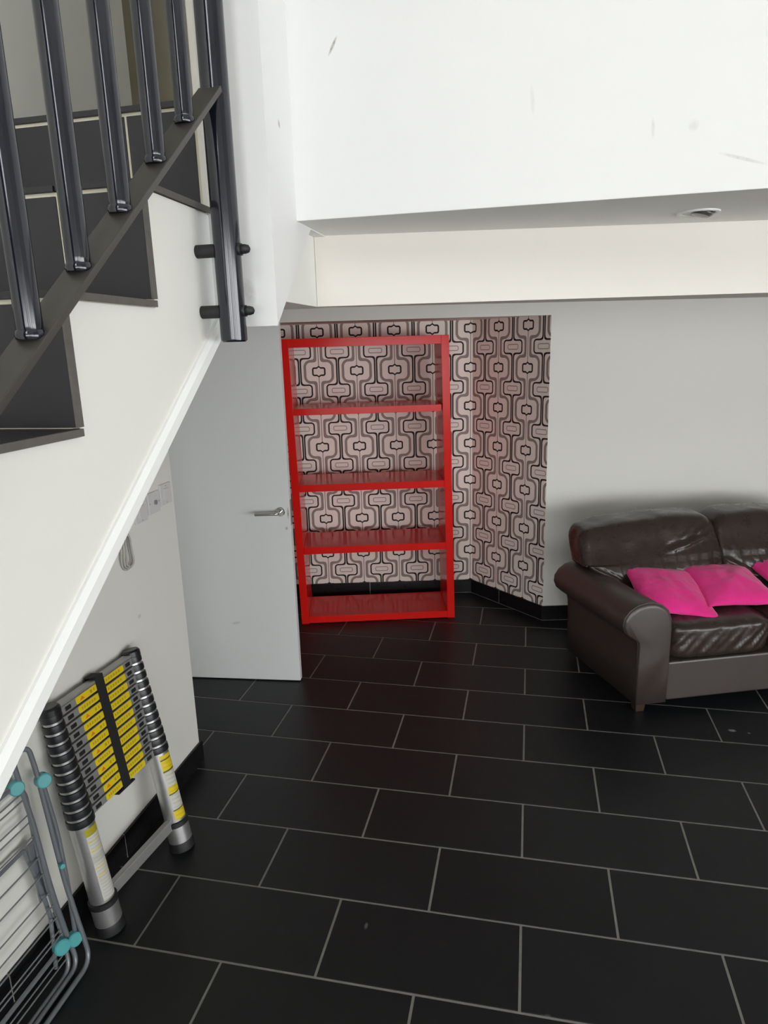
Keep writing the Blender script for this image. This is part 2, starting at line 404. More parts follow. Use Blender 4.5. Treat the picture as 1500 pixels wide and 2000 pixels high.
bm = BM(); box(bm, -1.6, RX + .12, FY - .12, HY - .12, 2.38, 2.5); struct(obj('ceiling_added_front', bm, M_ceil))  # unseen low ceiling, added so less light bounces onto the upper wall
holed('wall_added_front_upper', 'y', HY, -.12, -1.6, RX + .12, 2.38, 4.6, [w[2:] for w in WINS if w[0] == 'y' and w[1] == HY])  # unseen wall, added to bring the high window near and block ceiling bounce
holed('wall_front', 'y', FY, -.12, -1.6, RX + .12, 0, 4.6, [w[2:] for w in WINS if w[0] == 'y' and w[1] == FY])
holed('wall_right', 'x', RX, .12, FY, 4.4, 0, 4.6, [w[2:] for w in WINS if w[0] == 'x'])
for i, (ax, pl, a0, a1, z0, z1) in enumerate(WINS):
    w = struct(empty('window_%d' % (i + 1)))
    s = .05; c = pl + (-.06 if ax == 'y' else .06)
    def bar(nm, p0, p1, q0, q1, t=.03, mat=M_frame):
        bm = BM()
        if ax == 'y': box(bm, p0, p1, c - t, c + t, q0, q1)
        elif ax == 'z': box(bm, p0, p1, q0, q1, c - t, c + t)
        else: box(bm, c - t, c + t, p0, p1, q0, q1)
        obj(nm, bm, mat, w)
    bar('frame_rail', a0, a1, z0, z0 + s); bar('frame_rail', a0, a1, z1 - s, z1); bar('frame_stile', a0, a0 + s, z0 + s, z1 - s); bar('frame_stile', a1 - s, a1, z0 + s, z1 - s)
    if pl == HY:
        bar('pane', a0 + s, a1 - s, z0 + s, z1 - s, .003, M_glass); continue
    mid = (a0 + a1) / 2; bar('mullion', mid - s / 2, mid + s / 2, z0 + s, z1 - s)
    for p0, p1 in ((a0 + s, mid - s / 2), (mid + s / 2, a1 - s)): bar('pane', p0, p1, z0 + s, z1 - s, .003, M_glass)
# tiled skirting: one strip per wall with each tile its own piece
def skirting(name, a, b, joints, h=.103, th=.011, side=1):
    a = Vector((a[0], a[1], 0)); b = Vector((b[0], b[1], 0)); d = (b - a).normalized(); n = Vector((-d.y, d.x, 0)) * side; Lg = (b - a).length
    M = Matrix((d, n, Vector((0, 0, 1)))).transposed().to_4x4(); M.translation = a
    bm = BM(); box(bm, 0, Lg, 0, th - .003, 0, h - .002, M); s = struct(obj(name, bm, M_grout))
    q = [0] + list(joints) + [Lg]
    for i, (p0, p1) in enumerate(zip(q, q[1:])):
        bm = BM(); box(bm, p0 + (.003 if i else 0), p1 - (.003 if i < len(q) - 2 else 0), .001, th, .003, h, M, bev=.001); obj('tile', bm, M_skirt, s)
    return s
skirting('baseboard_left', (-1.46, .965), (-1.46, -2.6), [.618, 1.205, 1.81, 2.41, 3.0], side=1)
bm = BM(); box(bm, -1.602, -1.4485, .96, .971, .003, .103); struct(obj('baseboard_left_end', bm, M_skirt))
skirting('baseboard_alcove_back', A1, AL2, [.175, .775, 1.375], side=-1 if Vector((-ad.y, ad.x, 0)).y > 0 else 1)
skirting('baseboard_alcove_right', A1, E0, [.30], side=-1)
skirting('baseboard_back', E0 - bd * .006, E0 + bd * 5.5, [.42 + .6 * q for q in range(9)], side=-1)

# ------------------------------------------------------------------ staircase
RZ, GO = .193, .2455
Yr = lambda k: -.19 - GO * (12 - k)
stair = struct(empty('staircase', (0, 0, 0)))
slope = .75
zb = lambda y: 1.592 + (y + .56) * slope
prof = []
for k in range(1, 13):
    y = Yr(k) - .004; prof += [(y, RZ * (k - 1) - (.010 if k > 1 else 0)), (y, RZ * k - .010)]
prof += [(-.178, RZ * 12 - .010), (-.178, zb(-.178)), (-.56 - 1.592 / slope, 0)]
bm = BM(); prism(bm, prof, 'x', -1.459, -.662); obj('flight_body', bm, M_step_grout, stair)
prof2 = [(p[0] + .009, p[1] - .003) for p in prof[:-3]]
prof2 = [q for q in prof2 if q[0] < -.2]
bm = BM(); side = [(q[0], max(q[1], 0)) for q in prof2] + [(-.243, RZ * 11 - .013), (-.243, zb(-.243)), (-.56 - 1.592 / slope, 0)]
prism(bm, side, 'x', -.664, -.656); obj('side_panel', bm, M_wall, stair)
bm = BM(); prism(bm, [(-.243, RZ * 11 - .013), (-.178, RZ * 11 - .013), (-.178, zb(-.178)), (-.243, zb(-.243))], 'x', -.664, -.660); obj('end_panel', bm, M_trim, stair)
# sloping edge trim along the underside: flat lower face, bevelled upper edge
y0, y1 = -.56 - 1.592 / slope + .05, -.163
d = Vector((0, 1, slope)).normalized(); nn = Vector((0, slope, -1)).normalized()
bm = BM(); sec = [(-.004, 0.), (.005, .0), (.011, .010), (.0115, .028), (.009, .031), (-.004, .031)]
ends = []
for y in (y0, y1):
    base = Vector((-.656, y, zb(y))) - nn * .029
    ends.append([bm.verts.new(base + Vector((px, 0, 0)) + nn * q) for px, q in sec])
n_ = len(sec)
bm.faces.new(ends[0]); bm.faces.new(ends[1][::-1])
for i in range(n_): bm.faces.new((ends[0][i], ends[1][i], ends[1][(i + 1) % n_], ends[0][(i + 1) % n_]))
obj('edge_trim', bm, M_trim, stair)
JX = -.813
for k in range(3, 13):
    z0 = RZ * (k - 1) + .002; z1 = RZ * k - .0165; yy = Yr(k)
    js = [-1.459, JX + (-.30 if k % 2 == 0 and k < 11 else 0), -.651] if k != 12 else [-1.459, JX, -.664]
    if k == 12: js = [-1.459, -1.42, JX, -.664]
    for a, b in zip(js, js[1:]):
        bm = BM(); box(bm, a + .003, b - .003, yy - .007, yy + .007, z0, z1, bev=.0008); r = obj('riser_tile', bm, M_riser, stair)
        if b > -.67 and k < 12 or b == -.651:
            bm = BM(); box(bm, -.6535, -.6495, yy - .0075, yy + .006, z0, z1 + .003); obj('tile_edge', bm, M_edge, r)
    if k < 12:
        for a, b in zip(js, js[1:]):
            bm = BM(); box(bm, a + .002, b - .002, yy - .012, Yr(k + 1) + .001, RZ * k - .010, RZ * k, bev=.0008); t = obj('tread_tile', bm, M_riser, stair)
            if b == -.651:
                bm = BM(); box(bm, -.6535, -.6492, yy - .012, Yr(k + 1) + .004, RZ * k - .0115, RZ * k - .0005); obj('tile_edge', bm, M_edge, t)
# edge of riser 12 beside the wall, landing tile
bm = BM(); box(bm, -1.459, -.664, -.203, .25, RZ * 12 - .010, RZ * 12); obj('tread_tile', bm, M_riser, stair)
bm = BM(); box(bm, -1.459, -.664, .256, 1.74, RZ * 12 - .010, RZ * 12); obj('tread_tile', bm, M_riser, stair)
bm = BM(); box(bm, -.664, -.652, -.1935, -.181, RZ * 11, 4.59); struct(obj('trim_3', bm, M_cream))

# ------------------------------------------------------------------ stair railing
rail = tag(empty('stair_railing', (-.593, -.25, 1.858)), 'black tubular metal stair railing bolted to the side of the staircase', 'railing')
def rp(x, y, z): return Vector((x + .593, y + .25, z - 1.858))
XR = -.593; SL = .0893 / .1125
br = lambda y: 1.953 + (y + .72) * SL
bm = BM(); lathe(bm, [(.022, 0), (.0258, .003), (.0262, .006), (.0262, 1.32), (.022, 1.325)], 28); smooth_angle(obj('post', bm, M_rail, rail))
# sloping flat bar
du = Vector((0, 1, SL)).normalized(); dn = Vector((0, -SL, 1)).normalized()
ya, yb = -1.95, -.272
bm = BM()
M = Matrix((Vector((1, 0, 0)), du, dn)).transposed().to_4x4(); M.translation = rp(XR, ya, br(ya))
box(bm, -.022, .022, 0, (yb - ya) / du.y, -.011, -.001, M, bev=.0012); obj('bottom_rail', bm, M_flat, rail)
M2 = M.copy(); M2.translation = rp(XR, ya, br(ya) + .92)
bm = BM(); box(bm, -.022, .022, 0, (yb + .03 - ya) / du.y, -.011, -.001, M2, bev=.0012); obj('top_rail', bm, M_flat, rail)
ys = [-.829, -.72, -.607, -.492, -.382]; ys = [-.829 - .1115 * i for i in range(9, 0, -1)] + ys
bm = BM(); lathe(bm, [(.0120, -.004), (.0150, .004), (.0152, .012), (.0152, .925), (.012, .93)], 24); bme = None
for y in ys:
    if bme is None: b_ = smooth_angle(obj('baluster', bm, M_rail, rail, rp(XR, y, br(y)))); bme = b_.data
    else: b_ = share('baluster', bme, rail, rp(XR, y, br(y)))
    bm = BM(); lathe(bm, [(.0165, -.006), (.0185, -.001), (.0158, .005)], 14); smooth_angle(obj('weld_bead', bm, M_rail, b_), 60)
for z in (2.031, 1.917):
    bm = BM(); tube(bm, [rp(-.658, -.252, z), rp(XR, -.252, z)], .0125, 18); st = smooth_angle(obj('standoff', bm, M_rubber, rail))
    bm = BM(); tube(bm, [rp(XR + .022, -.252, z), rp(XR + .030, -.252, z)], .0125, 6)
    tube(bm, [rp(XR + .028, -.252, z), rp(XR + .038, -.252, z), rp(XR + .045, -.252, z), rp(XR + .048, -.252, z)], [.0090, .0090, .0070, .002], 14); obj('bolt', bm, M_rubber, st, smooth=True)

# ------------------------------------------------------------------ door
DA = math.radians(5.0); dd = Vector((math.cos(DA), math.sin(DA), 0))
door = struct(empty('door_1', (-1.251 - .80 * dd.x, 1.768 - .80 * dd.y, 0), DA))
door['label'] = 'pale grey flush door standing open beside the red bookcase'
bm = BM(); box(bm, 0, .80, 0, .040, .006, 1.99, bev=.0015); obj('leaf', bm, M_door, door)
hx, hz = .80 - .052, .997
bm = BM(); lathe(bm, [(.0255, 0), (.0255, .006), (.023, .009), (.004, .0095)], 28, axisM((hx, 0, hz), (0, -1, 0))); rose = smooth_angle(obj('handle_rose', bm, M_chrome, door))
bm = BM(); tube(bm, fillet([(hx, -.004, hz), (hx, -.052, hz), (hx - .125, -.052, hz - .004)], .03, 8), .0088, 14); smooth_angle(obj('lever', bm, M_chrome, rose), 50)
bm = BM(); box(bm, .7995, .8012, .006, .034, .92, 1.06); obj('latch_plate', bm, M_alu_dull, door)
for z in (.25, 1.0, 1.75):
    bm = BM(); tube(bm, [(-.006, -.004, z - .05), (-.006, -.004, z + .05)], .006, 10); obj('hinge', bm, M_alu_dull, door)
bm = BM(); box(bm, -2.16, -2.07, 1.56, 1.668, 0, 2.02); struct(obj('trim_4', bm, M_trim))

# ------------------------------------------------------------------ red bookcase
B1 = Vector((-1.508, 2.556, 0)); ba = math.atan2(.249, .968)
bk = tag(empty('bookcase', B1, ba), 'tall empty red open-backed bookcase against the wallpapered alcove', 'bookcase')
BW, BH, BD, BT = 1.058, 1.902, .385, .05
def pan(nm, x0, x1, z0, z1, y0=0., mat=M_red):
    bm = BM(); box(bm, x0, x1, y0, BD, z0, z1, bev=.0012)
    for v in bm.verts: v.co.x -= .0165 * v.co.z      # the open frame leans, racked a little to the left
    return obj(nm, bm, mat, bk)
pan('side_panel', 0, BT, 0, BH); pan('side_panel', BW - BT, BW, 0, BH)
pan('top_panel', BT + .0004, BW - BT - .0004, BH - .053, BH); pan('bottom_panel', BT + .0004, BW - BT - .0004, .004, .052)
pan('shelf', BT + .0006, BW - BT - .008, 1.427, 1.470, .004)
pan('shelf', BT + .0006, BW - BT - .0006, .926, .973, .001); pan('shelf', BT + .0006, BW - BT - .0006, .498, .546, .001)

# ------------------------------------------------------------------ sofa
SA = math.radians(20.5); S0 = Vector((.542, 1.691, 0))
sofa = tag(empty('sofa', S0, SA), 'dark brown leather sofa with rolled arms by the white wall', 'sofa')
SLn = 1.49
def soft_box(a, b, c, n=4.5, seg=14):
    bm = BM(); bmesh.ops.create_cube(bm, size=2); bmesh.ops.subdivide_edges(bm, edges=bm.edges[:], cuts=seg, use_grid_fill=True)
    for v in bm.verts:
        p = v.co; k = (abs(p.x) ** n + abs(p.y) ** n + abs(p.z) ** n) ** (1 / n); mx = max(abs(p.x), abs(p.y), abs(p.z)); q = p * (mx / k); v.co = Vector((q.x * a, q.y * b, q.z * c))
    return bm
def crease(bm, amp, sc, seed, stretch=(1, 1, 1)):
    bm.normal_update()
    for v in bm.verts:
        p = Vector((v.co.x * stretch[0], v.co.y * stretch[1], v.co.z * stretch[2])) * sc + Vector((seed, seed * 1.7, 0))
        w = noise.noise(p); w2 = 1 - abs(noise.noise(p * 1.9 + Vector((3, 1, 2)))) * 2
        v.co += v.normal * amp * (w + .5 * w2 - .25)
# rolled arm: one profile swept front to back with splay, domed front
prof = [(.168, .058), (.170, .20), (.170, .34), (.170, .44), (.166, .50), (.148, .548), (.115, .578), (.075, .593), (.035, .596), (-.012, .586), (-.052, .560), (-.078, .525), (-.084, .488), (-.072, .452), (-.046, .428), (-.020, .415), (-.004, .398), (.001, .37), (.001, .25), (.001, .058)]
def arm(mirror):
    bm = BM(); rings = []
    ts = [(-.004, .90), (-.002, .955), (.004, .985), (.014, 1.0), (.05, 1.0), (.12, 1.0), (.25, 1.), (.40, 1.), (.54, 1.), (.64, 1.), (.675, .985), (.69, .94), (.695, .88)]
    cx, cz = .075, .36
    for t, k in ts:
        r_ = []
        for (s, z) in prof:
            zz = cz + (z - cz) * (k if z > .1 else 1); ss = cx + (s - cx) * k
            up = max(0, (z - .3) / .3); ss += -.135 * max(t, 0) * (.75 + .25 * up); zz += .022 * up * t
            r_.append(bm.verts.new((SLn - ss if mirror else ss, t, zz)))
        rings.append(r_)
    n = len(prof)
    for A, B in zip(rings, rings[1:]):
        for i in range(n): bm.faces.new((A[i], A[(i + 1) % n], B[(i + 1) % n], B[i]))
    bm.faces.new(rings[0]); bm.faces.new(rings[-1][::-1])
    o = obj('arm', bm, M_leather_flat, sofa, smooth=True)
    bm = BM(); pts = []
    for (s, z) in prof[1:-1]:
        ss = cx + (s - cx) * 1.0; pts.append((SLn - ss if mirror else ss, .010, cz + (z - cz) * 1.0))
    tube(bm, pts, .0035, 6); obj('piping', bm, M_leather_flat, o, smooth=True)
    return o
arm(False); arm(True)
bm = BM(); box(bm, .171, SLn - .171, .010, .60, .058, .268, bev=.010); obj('front_base', bm, M_leather_flat, sofa, smooth=False)
bm = BM(); box(bm, .06, SLn - .06, .60, .80, .06, .66, bev=.03); obj('back_frame', bm, M_leather_flat, sofa)
SWd = (SLn - .345) / 2
def fold(bm, lines, amp, wd):
    """leather folds: soft ridge/valley pairs along segments on the front face (x, z)"""
    for v in bm.verts:
        for (xa, za, xb, zb_, k) in lines:
            dx, dz = xb - xa, zb_ - za; L2 = dx * dx + dz * dz
            t = max(0, min(1, ((v.co.x - xa) * dx + (v.co.z - za) * dz) / L2)); px, pz = v.co.x - xa - dx * t, v.co.z - za - dz * t
            d = math.copysign(math.hypot(px, pz), px * dz - pz * dx); e = math.exp(-(d / wd) ** 2)
            v.co += v.normal * amp * k * e * math.sin(d / wd * 2.2 + .6) * math.sin(PI * (.12 + .76 * t))
for i in range(2):
    bm = soft_box(SWd / 2 + .001, .332, .100, 7.0, 40); bm.normal_update(); crease(bm, .005, 7, 2 + i * 5, (1.2, .5, 1.)); bm.normal_update()
    rg_ = random.Random(31 + i)
    fold(bm, [(x, -.05 - .02 * rg_.random(), x + .07 + .06 * rg_.random(), .03 + .05 * rg_.random(), .6 + .9 * rg_.random()) for x in [(-.27 + .045 * q + rg_.uniform(-.03, .03)) for q in range(11)]], .006, .015)
    for v in bm.verts:
        if v.co.z > 0: v.co.z += .012 * (1 - (v.co.x / SWd * 2) ** 2) * (1 - (v.co.y / .332) ** 2)
    obj('seat_cushion', bm, M_leather, sofa, (.1725 + SWd * (i + .5), .335, .362), smooth=True)
for i in range(2):
    w = .410; sgn = -1 if i == 0 else 1
    bm = soft_box(w, .115, .205, 6.0, 44); crease(bm, .007, 5, 11 + i * 4, (1.3, 1, .8)); bm.normal_update()
    rg_ = random.Random(7 + i * 3); L_ = []
    for q in range(15):
        x = -.34 + .05 * q; L_.append((x + rg_.uniform(-.02, .02), -.15 + .03 * rg_.random(), x + .06 * rg_.uniform(-1.2, 1.2), -.02 + .10 * rg_.random(), rg_.uniform(.4, 1.3)))
    for q in range(5): L_.append((.06 + .06 * q * rg_.random(), .02 + .05 * rg_.random(), .25 + .12 * rg_.random(), .10 + .06 * rg_.random(), rg_.uniform(.4, 1.)))
    L_ += [(-.25, -.10, .05, -.135, 1.5), (-.02, -.075, .30, -.09, 1.5), (-.38, -.02, -.20, -.12, 1.1)]
    fold(bm, L_, .016, .018)
    for v in bm.verts:
        x, y, z = v.co; u = x / w
        # sagging leather: rolled top, pulled-in waist towards the seat
        v.co.y = y * (1. + .10 * max(0, z) / .2) - .012 * max(0, z) / .2 - (.020 * math.exp(-((z + .02) / .08) ** 2) if y < 0 else 0) + .11 * (z / .2)
        v.co.z += (.022 * (-sgn * u) - .004) * (1 if z > 0 else .0) + (.010 * (1 - u * u) if z > 0 else 0)
        if u * sgn > .4 and z < .0: v.co.x -= sgn * .10 * min(1, (u * sgn - .4) / .6) * min(1, (-z) / .10)
    obj('back_cushion', bm, M_leather, sofa, (.338 if i == 0 else SLn - .338, .585, .648), smooth=True)
for x in (.045, SLn - .045):
    for y in (.05, .62):
        bm = BM(); box(bm, x - .028, x + .028, y - .028, y + .028, 0, .062, bev=.004)
        for v in bm.verts:
            if v.co.z < .03: v.co.x = x + (v.co.x - x) * .8; v.co.y = y + (v.co.y - y) * .8
        obj('foot', bm, M_wood, sofa)

# ------------------------------------------------------------------ pink cushions
def pillow(sx, sy, h, seed, seg=26):
    bm = BM(); grid = {}
    for sd in (1, -1):
        for i in range(seg + 1):
            for j in range(seg + 1):
                u = i / seg * 2 - 1; v = j / seg * 2 - 1
                if sd == -1 and (i in (0, seg) or j in (0, seg)): grid[sd, i, j] = grid[1, i, j]; continue
                k = ((1 - u ** 2) * (1 - v ** 2)) ** .62
                x = sx * u * (1 - .11 * (1 - v * v)); y = sy * v * (1 - .11 * (1 - u * u))
                n = noise.noise(Vector((u * 2.2 + seed, v * 2.2, sd))); n2 = 1 - abs(noise.noise(Vector((u * 3 + seed, v * 3 + 4, seed)))) * 2
                grid[sd, i, j] = bm.verts.new((x, y, sd * h * k * (1 + .22 * n + .10 * n2)))
        for i in range(seg):
            for j in range(seg):
                q = [grid[sd, i, j], grid[sd, i + 1, j], grid[sd, i + 1, j + 1], grid[sd, i, j + 1]]
                bm.faces.new(q if sd == 1 else q[::-1])
    return bm
def put_pillow(c, u, v, sx, sy, h, seed, label):
    """centre c, in-plane axes u,v (sofa frame)"""
    u = Vector(u).normalized(); v = Vector(v); v = (v - u * v.dot(u)).normalized(); n = u.cross(v)
    Ms = Matrix.Translation(S0) @ Matrix.Rotation(SA, 4, 'Z'); M = Matrix((u, v, n)).transposed().to_4x4(); M.translation = Vector(c)
    o = obj('cushion', pillow(sx, sy, h, seed), M_pink, None, smooth=True); o.matrix_world = Ms @ M
    tag(o, label, 'cushion', 'pink cushions on the sofa seat'); return o
put_pillow((.312, .283, .540), (.98, -.17, -.12), (.17, .90, .30), .212, .212, .052, 1.3, 'bright pink cushion leaning against the sofa arm on the left')
put_pillow((.665, .298, .542), (1, -.04, -.05), (0, .93, .24), .220, .205, .058, 5.1, 'pink cushion lying in the middle of the sofa seat')
put_pillow((1.095, .350, .548), (1, .05, -.02), (0, .93, .26), .21, .20, .055, 9.7, 'pink cushion at the right edge, partly behind the middle cushion')

# ------------------------------------------------------------------ telescopic ladder
lad = tag(empty('telescopic_ladder', (-1.30, .245, 0)), 'collapsed telescopic aluminium ladder with yellow stickers leaning under the stairs', 'ladder')
LO = Vector((1.30, -.245, 0))
A0v, A1v = Vector((-1.325, .050, .0)), Vector((-1.424, .047, .787)); B0v, B1v = Vector((-1.273, .437, .0)), Vector((-1.424, .487, .768))
NS = lambda f: A0v.lerp(A1v, f) + LO
FS = lambda f: B0v.lerp(B1v, f) + LO
side_v = ((B0v + B1v) / 2 - (A0v + A1v) / 2).normalized(); up_v = ((A1v + B1v) / 2 - (A0v + B0v) / 2).normalized(); out_v = side_v.cross(up_v).normalized()
if out_v.x < 0: out_v = -out_v
NC = 12; f_lo = .505; fs = [f_lo + (1 - f_lo) * i / NC for i in range(NC + 1)]
rad = lambda f: .0432 - .0125 * max(0, (f - f_lo) / (1 - f_lo))
def along(S, f0, f1, prof, seg=24):
    a, b = S(f0), S(f1); bm = BM(); Lg = (b - a).length; lathe(bm, [(r, t * Lg) for r, t in prof], seg, axisM(a, b - a, out_v)); return bm
for S, near in ((NS, True), (FS, False)):
    stl = smooth_angle(obj('stile', along(S, .13, f_lo + .01, [(.0395, 0), (.0395, 1)]), M_alu, lad))
    smooth_angle(obj('outer_sleeve', along(S, .040, .135, [(.0435, 0), (.0435, 1)]), M_alu, stl))
    smooth_angle(obj('stop_ring', along(S, .128, .155, [(.0440, 0), (.0462, .1), (.0462, .9), (.041, 1)]), M_rubber, stl))
    smooth_angle(obj('rubber_foot', along(S, .0, .047, [(.043, 0), (.0465, .06), (.0465, .8), (.044, 1)]), M_rubber, stl))
    for i in range(NC):
        r0 = rad(fs[i]); 
        smooth_angle(obj('collar', along(S, fs[i] + .0015, fs[i + 1] - .0075, [(r0 - .003, 0), (r0, .10), (r0 + .0005, .55), (r0 - .0005, .93), (r0 - .004, 1)]), M_collar, lad))
        smooth_angle(obj('tube_ring', along(S, fs[i + 1] - .009, fs[i + 1] + .003, [(r0 - .0045, 0), (r0 - .0045, 1)]), M_alu, lad))
    smooth_angle(obj('top_cap', along(S, .985, 1.022, [(.029, 0), (.0325, .15), (.0325, .75), (.027, 1)]), M_collar, lad))
    # sticker wrapped on the lower tube
    f0, f1 = (.165, .495); a, b = S(f0), S(f1); Mx = axisM(a, b - a, out_v); Lg = (b - a).length
    bm = BM(); lay = bm.loops.layers.uv.new('UVMap'); c0 = (.05 if near else -.30); cols = []
    ey = (b - a).normalized().cross((Vector(out_v) - (b - a).normalized() * Vector(out_v).dot((b - a).normalized())).normalized())
    sgn = 1 if ey.dot(side_v) > 0 else -1
    th0, th1 = (-.72, .55) if near else (-.85, .42)
    nseg = 8; vv = []
    for k in range(nseg + 1):
        th = sgn * (th0 + (th1 - th0) * k / nseg); vv.append([(bm.verts.new(Mx @ Vector((.0402 * math.cos(th), .0402 * math.sin(th), zz * Lg))), k / nseg, zz) for zz in (0, 1)])
    for p, q in zip(vv, vv[1:]):
        f = bm.faces.new((p[0][0], q[0][0], q[1][0], p[1][0]))
        for lp, s in zip(f.loops, (p[0], q[0], q[1], p[1])): lp[lay].uv = (s[1], s[2])
    st = obj('sticker', bm, M_tl_near if near else M_tl_far, stl, smooth=True); st['label'] = 'pale printed sticker' if near else 'yellow and white printed sticker'
# stabiliser bar between the lower rings
a, b = NS(.145), FS(.150); dv = (b - a).normalized(); bm = BM(); Mx = Matrix((dv, out_v, dv.cross(out_v))).transposed().to_4x4(); Mx.translation = a
box(bm, .035, (b - a).length - .035, -.013, .013, -.020, .020, Mx, bev=.004); obj('stabiliser_bar', bm, M_alu_dull, lad)
# rungs: one channel per section with end buttons and stickers
for i in range(NC):
    f = (fs[i] + fs[i + 1]) / 2 - .002; a, b = NS(f), FS(f); dv = (b - a).normalized(); nv = (out_v - dv * out_v.dot(dv)).normalized(); uvv = dv.cross(nv)
    if uvv.z < 0: uvv = -uvv
    Lg = (b - a).length; Mx = Matrix((dv, nv, uvv)).transposed().to_4x4(); Mx.translation = a
    hgt = .0128; r0 = rad(f)
    bm = BM(); box(bm, r0 - .006, Lg - r0 + .006, -.016, .016, -hgt, hgt, Mx, bev=.0015); rg = obj('rung', bm, M_alu_dull, lad)
    for x in (r0 + .026, Lg - r0 - .026):
        bm = BM(); box(bm, x - .013, x + .013, .0155, .0185, -.0065, .0065, Mx, bev=.002); obj('release_button', bm, M_rubber, rg)
    for x0, x1, w in ((r0 + .065, Lg / 2 - .016, True), (Lg / 2 + .016, Lg - r0 - .052, False)):
        bm = BM(); lay = bm.loops.layers.uv.new('UVMap'); nb = 3
        q = [(x0 + .004, -.0115), (x1 - .004, -.0115), (x1, -.008), (x1, .008), (x1 - .004, .0115), (x0 + .004, .0115), (x0, .008), (x0, -.008)]
        top = [bm.verts.new(Mx @ Vector((x, .0168, z))) for x, z in q]; bot = [bm.verts.new(Mx @ Vector((x, .0155, z))) for x, z in q]
        fc = bm.faces.new(top)
        for i_ in range(8): bm.faces.new((bot[i_], bot[(i_ + 1) % 8], top[(i_ + 1) % 8], top[i_]))
        for f_ in bm.faces:
            for lp in f_.loops:
                loc = Mx.inverted() @ lp.vert.co; lp[lay].uv = ((loc.x - x0) / (x1 - x0), (loc.z + .0115) / .023)
        obj('sticker', bm, M_lab_w if (w and i % 2 == 1) or (not w and i % 2 == 0 and False) else M_lab_t, rg)
# top rung (bare) and lowest black edge
a, b = NS(1.0), FS(1.0); dv = (b - a).normalized(); nv = (out_v - dv * out_v.dot(dv)).normalized(); uvv = dv.cross(nv); uvv = -uvv if uvv.z < 0 else uvv
Mx = Matrix((dv, nv, uvv)).transposed().to_4x4(); Mx.translation = a; Lg = (b - a).length
bm = BM(); box(bm, .020, Lg - .020, -.018, .018, -.004, .006, Mx, bev=.003); obj('rung', bm, M_alu_dull, lad)
# strap round the stack
lo, hi = (NS(fs[0]) + FS(fs[0])) / 2, (NS(1.012) + FS(1.012)) / 2
bm = BM(); ring = [lo + out_v * .0195 - up_v * .004, hi + out_v * .0215 + up_v * .006, hi - out_v * .0215 + up_v * .006, lo - out_v * .0195 - up_v * .004]
for P0, P1 in zip(ring, ring[1:] + ring[:1]):
    dd_ = (P1 - P0).normalized(); w_ = side_v; n2 = dd_.cross(w_).normalized() * .0012
    M3 = Matrix((dd_, w_, dd_.cross(w_).normalized())).transposed().to_4x4(); M3.translation = P0
    box(bm, -.001, (P1 - P0).length + .001, -.019, .019, -.0015, .0015, M3)
obj('strap', bm, M_strap, lad)
bm = BM(); M3 = Matrix((side_v, out_v, up_v)).transposed().to_4x4(); M3.translation = lo; box(bm, -.045, .045, -.015, .018, -.012, -.005, M3, bev=.002); obj('strap_buckle', bm, M_collar, lad)

# ------------------------------------------------------------------ folded clothes airer
air = tag(empty('clothes_airer', (-1.33, -.10, 0)), 'folded grey wire clothes airer with teal joints leaning beside the ladder', 'clothes airer')
AO = Vector((1.33, .10, 0))
Pa = lambda y, z, off=0.: Vector((-1.330 - .085 * z / .75 - off, y, z)) + AO     # leaning plane
YE = -1.05
rt = .0075
# outer leg frame (rests on the floor)
def run(nm, pts, r, rad=.05, parent=air):
    bm = BM(); tube(bm, fillet([Pa(*p) for p in pts], rad, 7), r, 12); return smooth_angle(obj(nm, bm, M_airer, parent), 60)
run('leg_frame', [(YE, .009, -.030), (-.078, .009, -.022), (-.072, .28, 0.), (-.064, .66, 0.), (-.068, .742, .002), (-.116, .735, .018), (-.110, .60, .02), (-.105, .52, .02), (-.108, .30, .02), (-.099, .085, .02)], rt)
run('leg_frame', [(YE, .009, -.008), (-.098, .009, .008), (-.099, .10, .018), (-.104, .24, .022)], rt)
run('leg_frame', [(YE, .010, .012), (-.118, .010, .022), (-.106, .09, .03), (-.104, .20, .034)], rt * .9)
run('strut', [(-.054, .63, .0), (-.050, .435, 0.), (-.066, .25, 0.), (-.086, .085, .004)], rt * .95)
fr = run('wing_frame', [(YE, .645, .030), (-.118, .645, .030), (-.094, .60, .030), (-.108, .42, .030), (-.108, .30, .030), (-.100, .105, .030), (-.14, .090, .030), (YE, .090, .030)], rt * .9, .02)
Wy = lambda z: -.096 - .012 * max(0, 1 - abs(z - .36) / .24)
for z in (.612, .592, .541, .518, .472, .40, .345, .278, .232, .19, .146, .130, .068, .046):
    zz = max(z, .03); bm = BM(); tube(bm, [Pa(YE, zz, .026), Pa(Wy(zz) - (.02 if z < .1 else 0), zz, .026)], .0024, 6); obj('wire', bm, M_wire, fr)
run('brace', [(YE, .440, .048), (-.135, .440, .048), (-.118, .30, .046), (-.112, .19, .046), (-.145, .036, .044)], rt * .85, .006)
bm = BM(); M3 = Matrix.Translation(Pa(-.112, .350, .046)) @ Matrix.Rotation(.05, 4, 'X'); box(bm, -.004, .004, -.016, .016, -.105, .105, M3, bev=.003); obj('fold_bracket', bm, M_airer, air)
for (y, z, off, r, hh) in ((-.122, .640, .026, .0215, .026), (-.054, .622, -.004, .022, .03), (-.126, .100, .022, .024, .024), (-.092, .098, .004, .022, .026), (-.080, .351, -.012, .008, .02)):
    bm = BM(); c = Pa(y, z, off); dv = Vector((1, -.55, .25)).normalized(); lathe(bm, [(r * .85, -hh / 2), (r, -hh / 2 + .003), (r, hh / 2 - .003), (r * .85, hh / 2)], 20, axisM(c, dv)); j = smooth_angle(obj('joint_cap', bm, M_teal, air)); j['label'] = 'teal plastic joint cap'

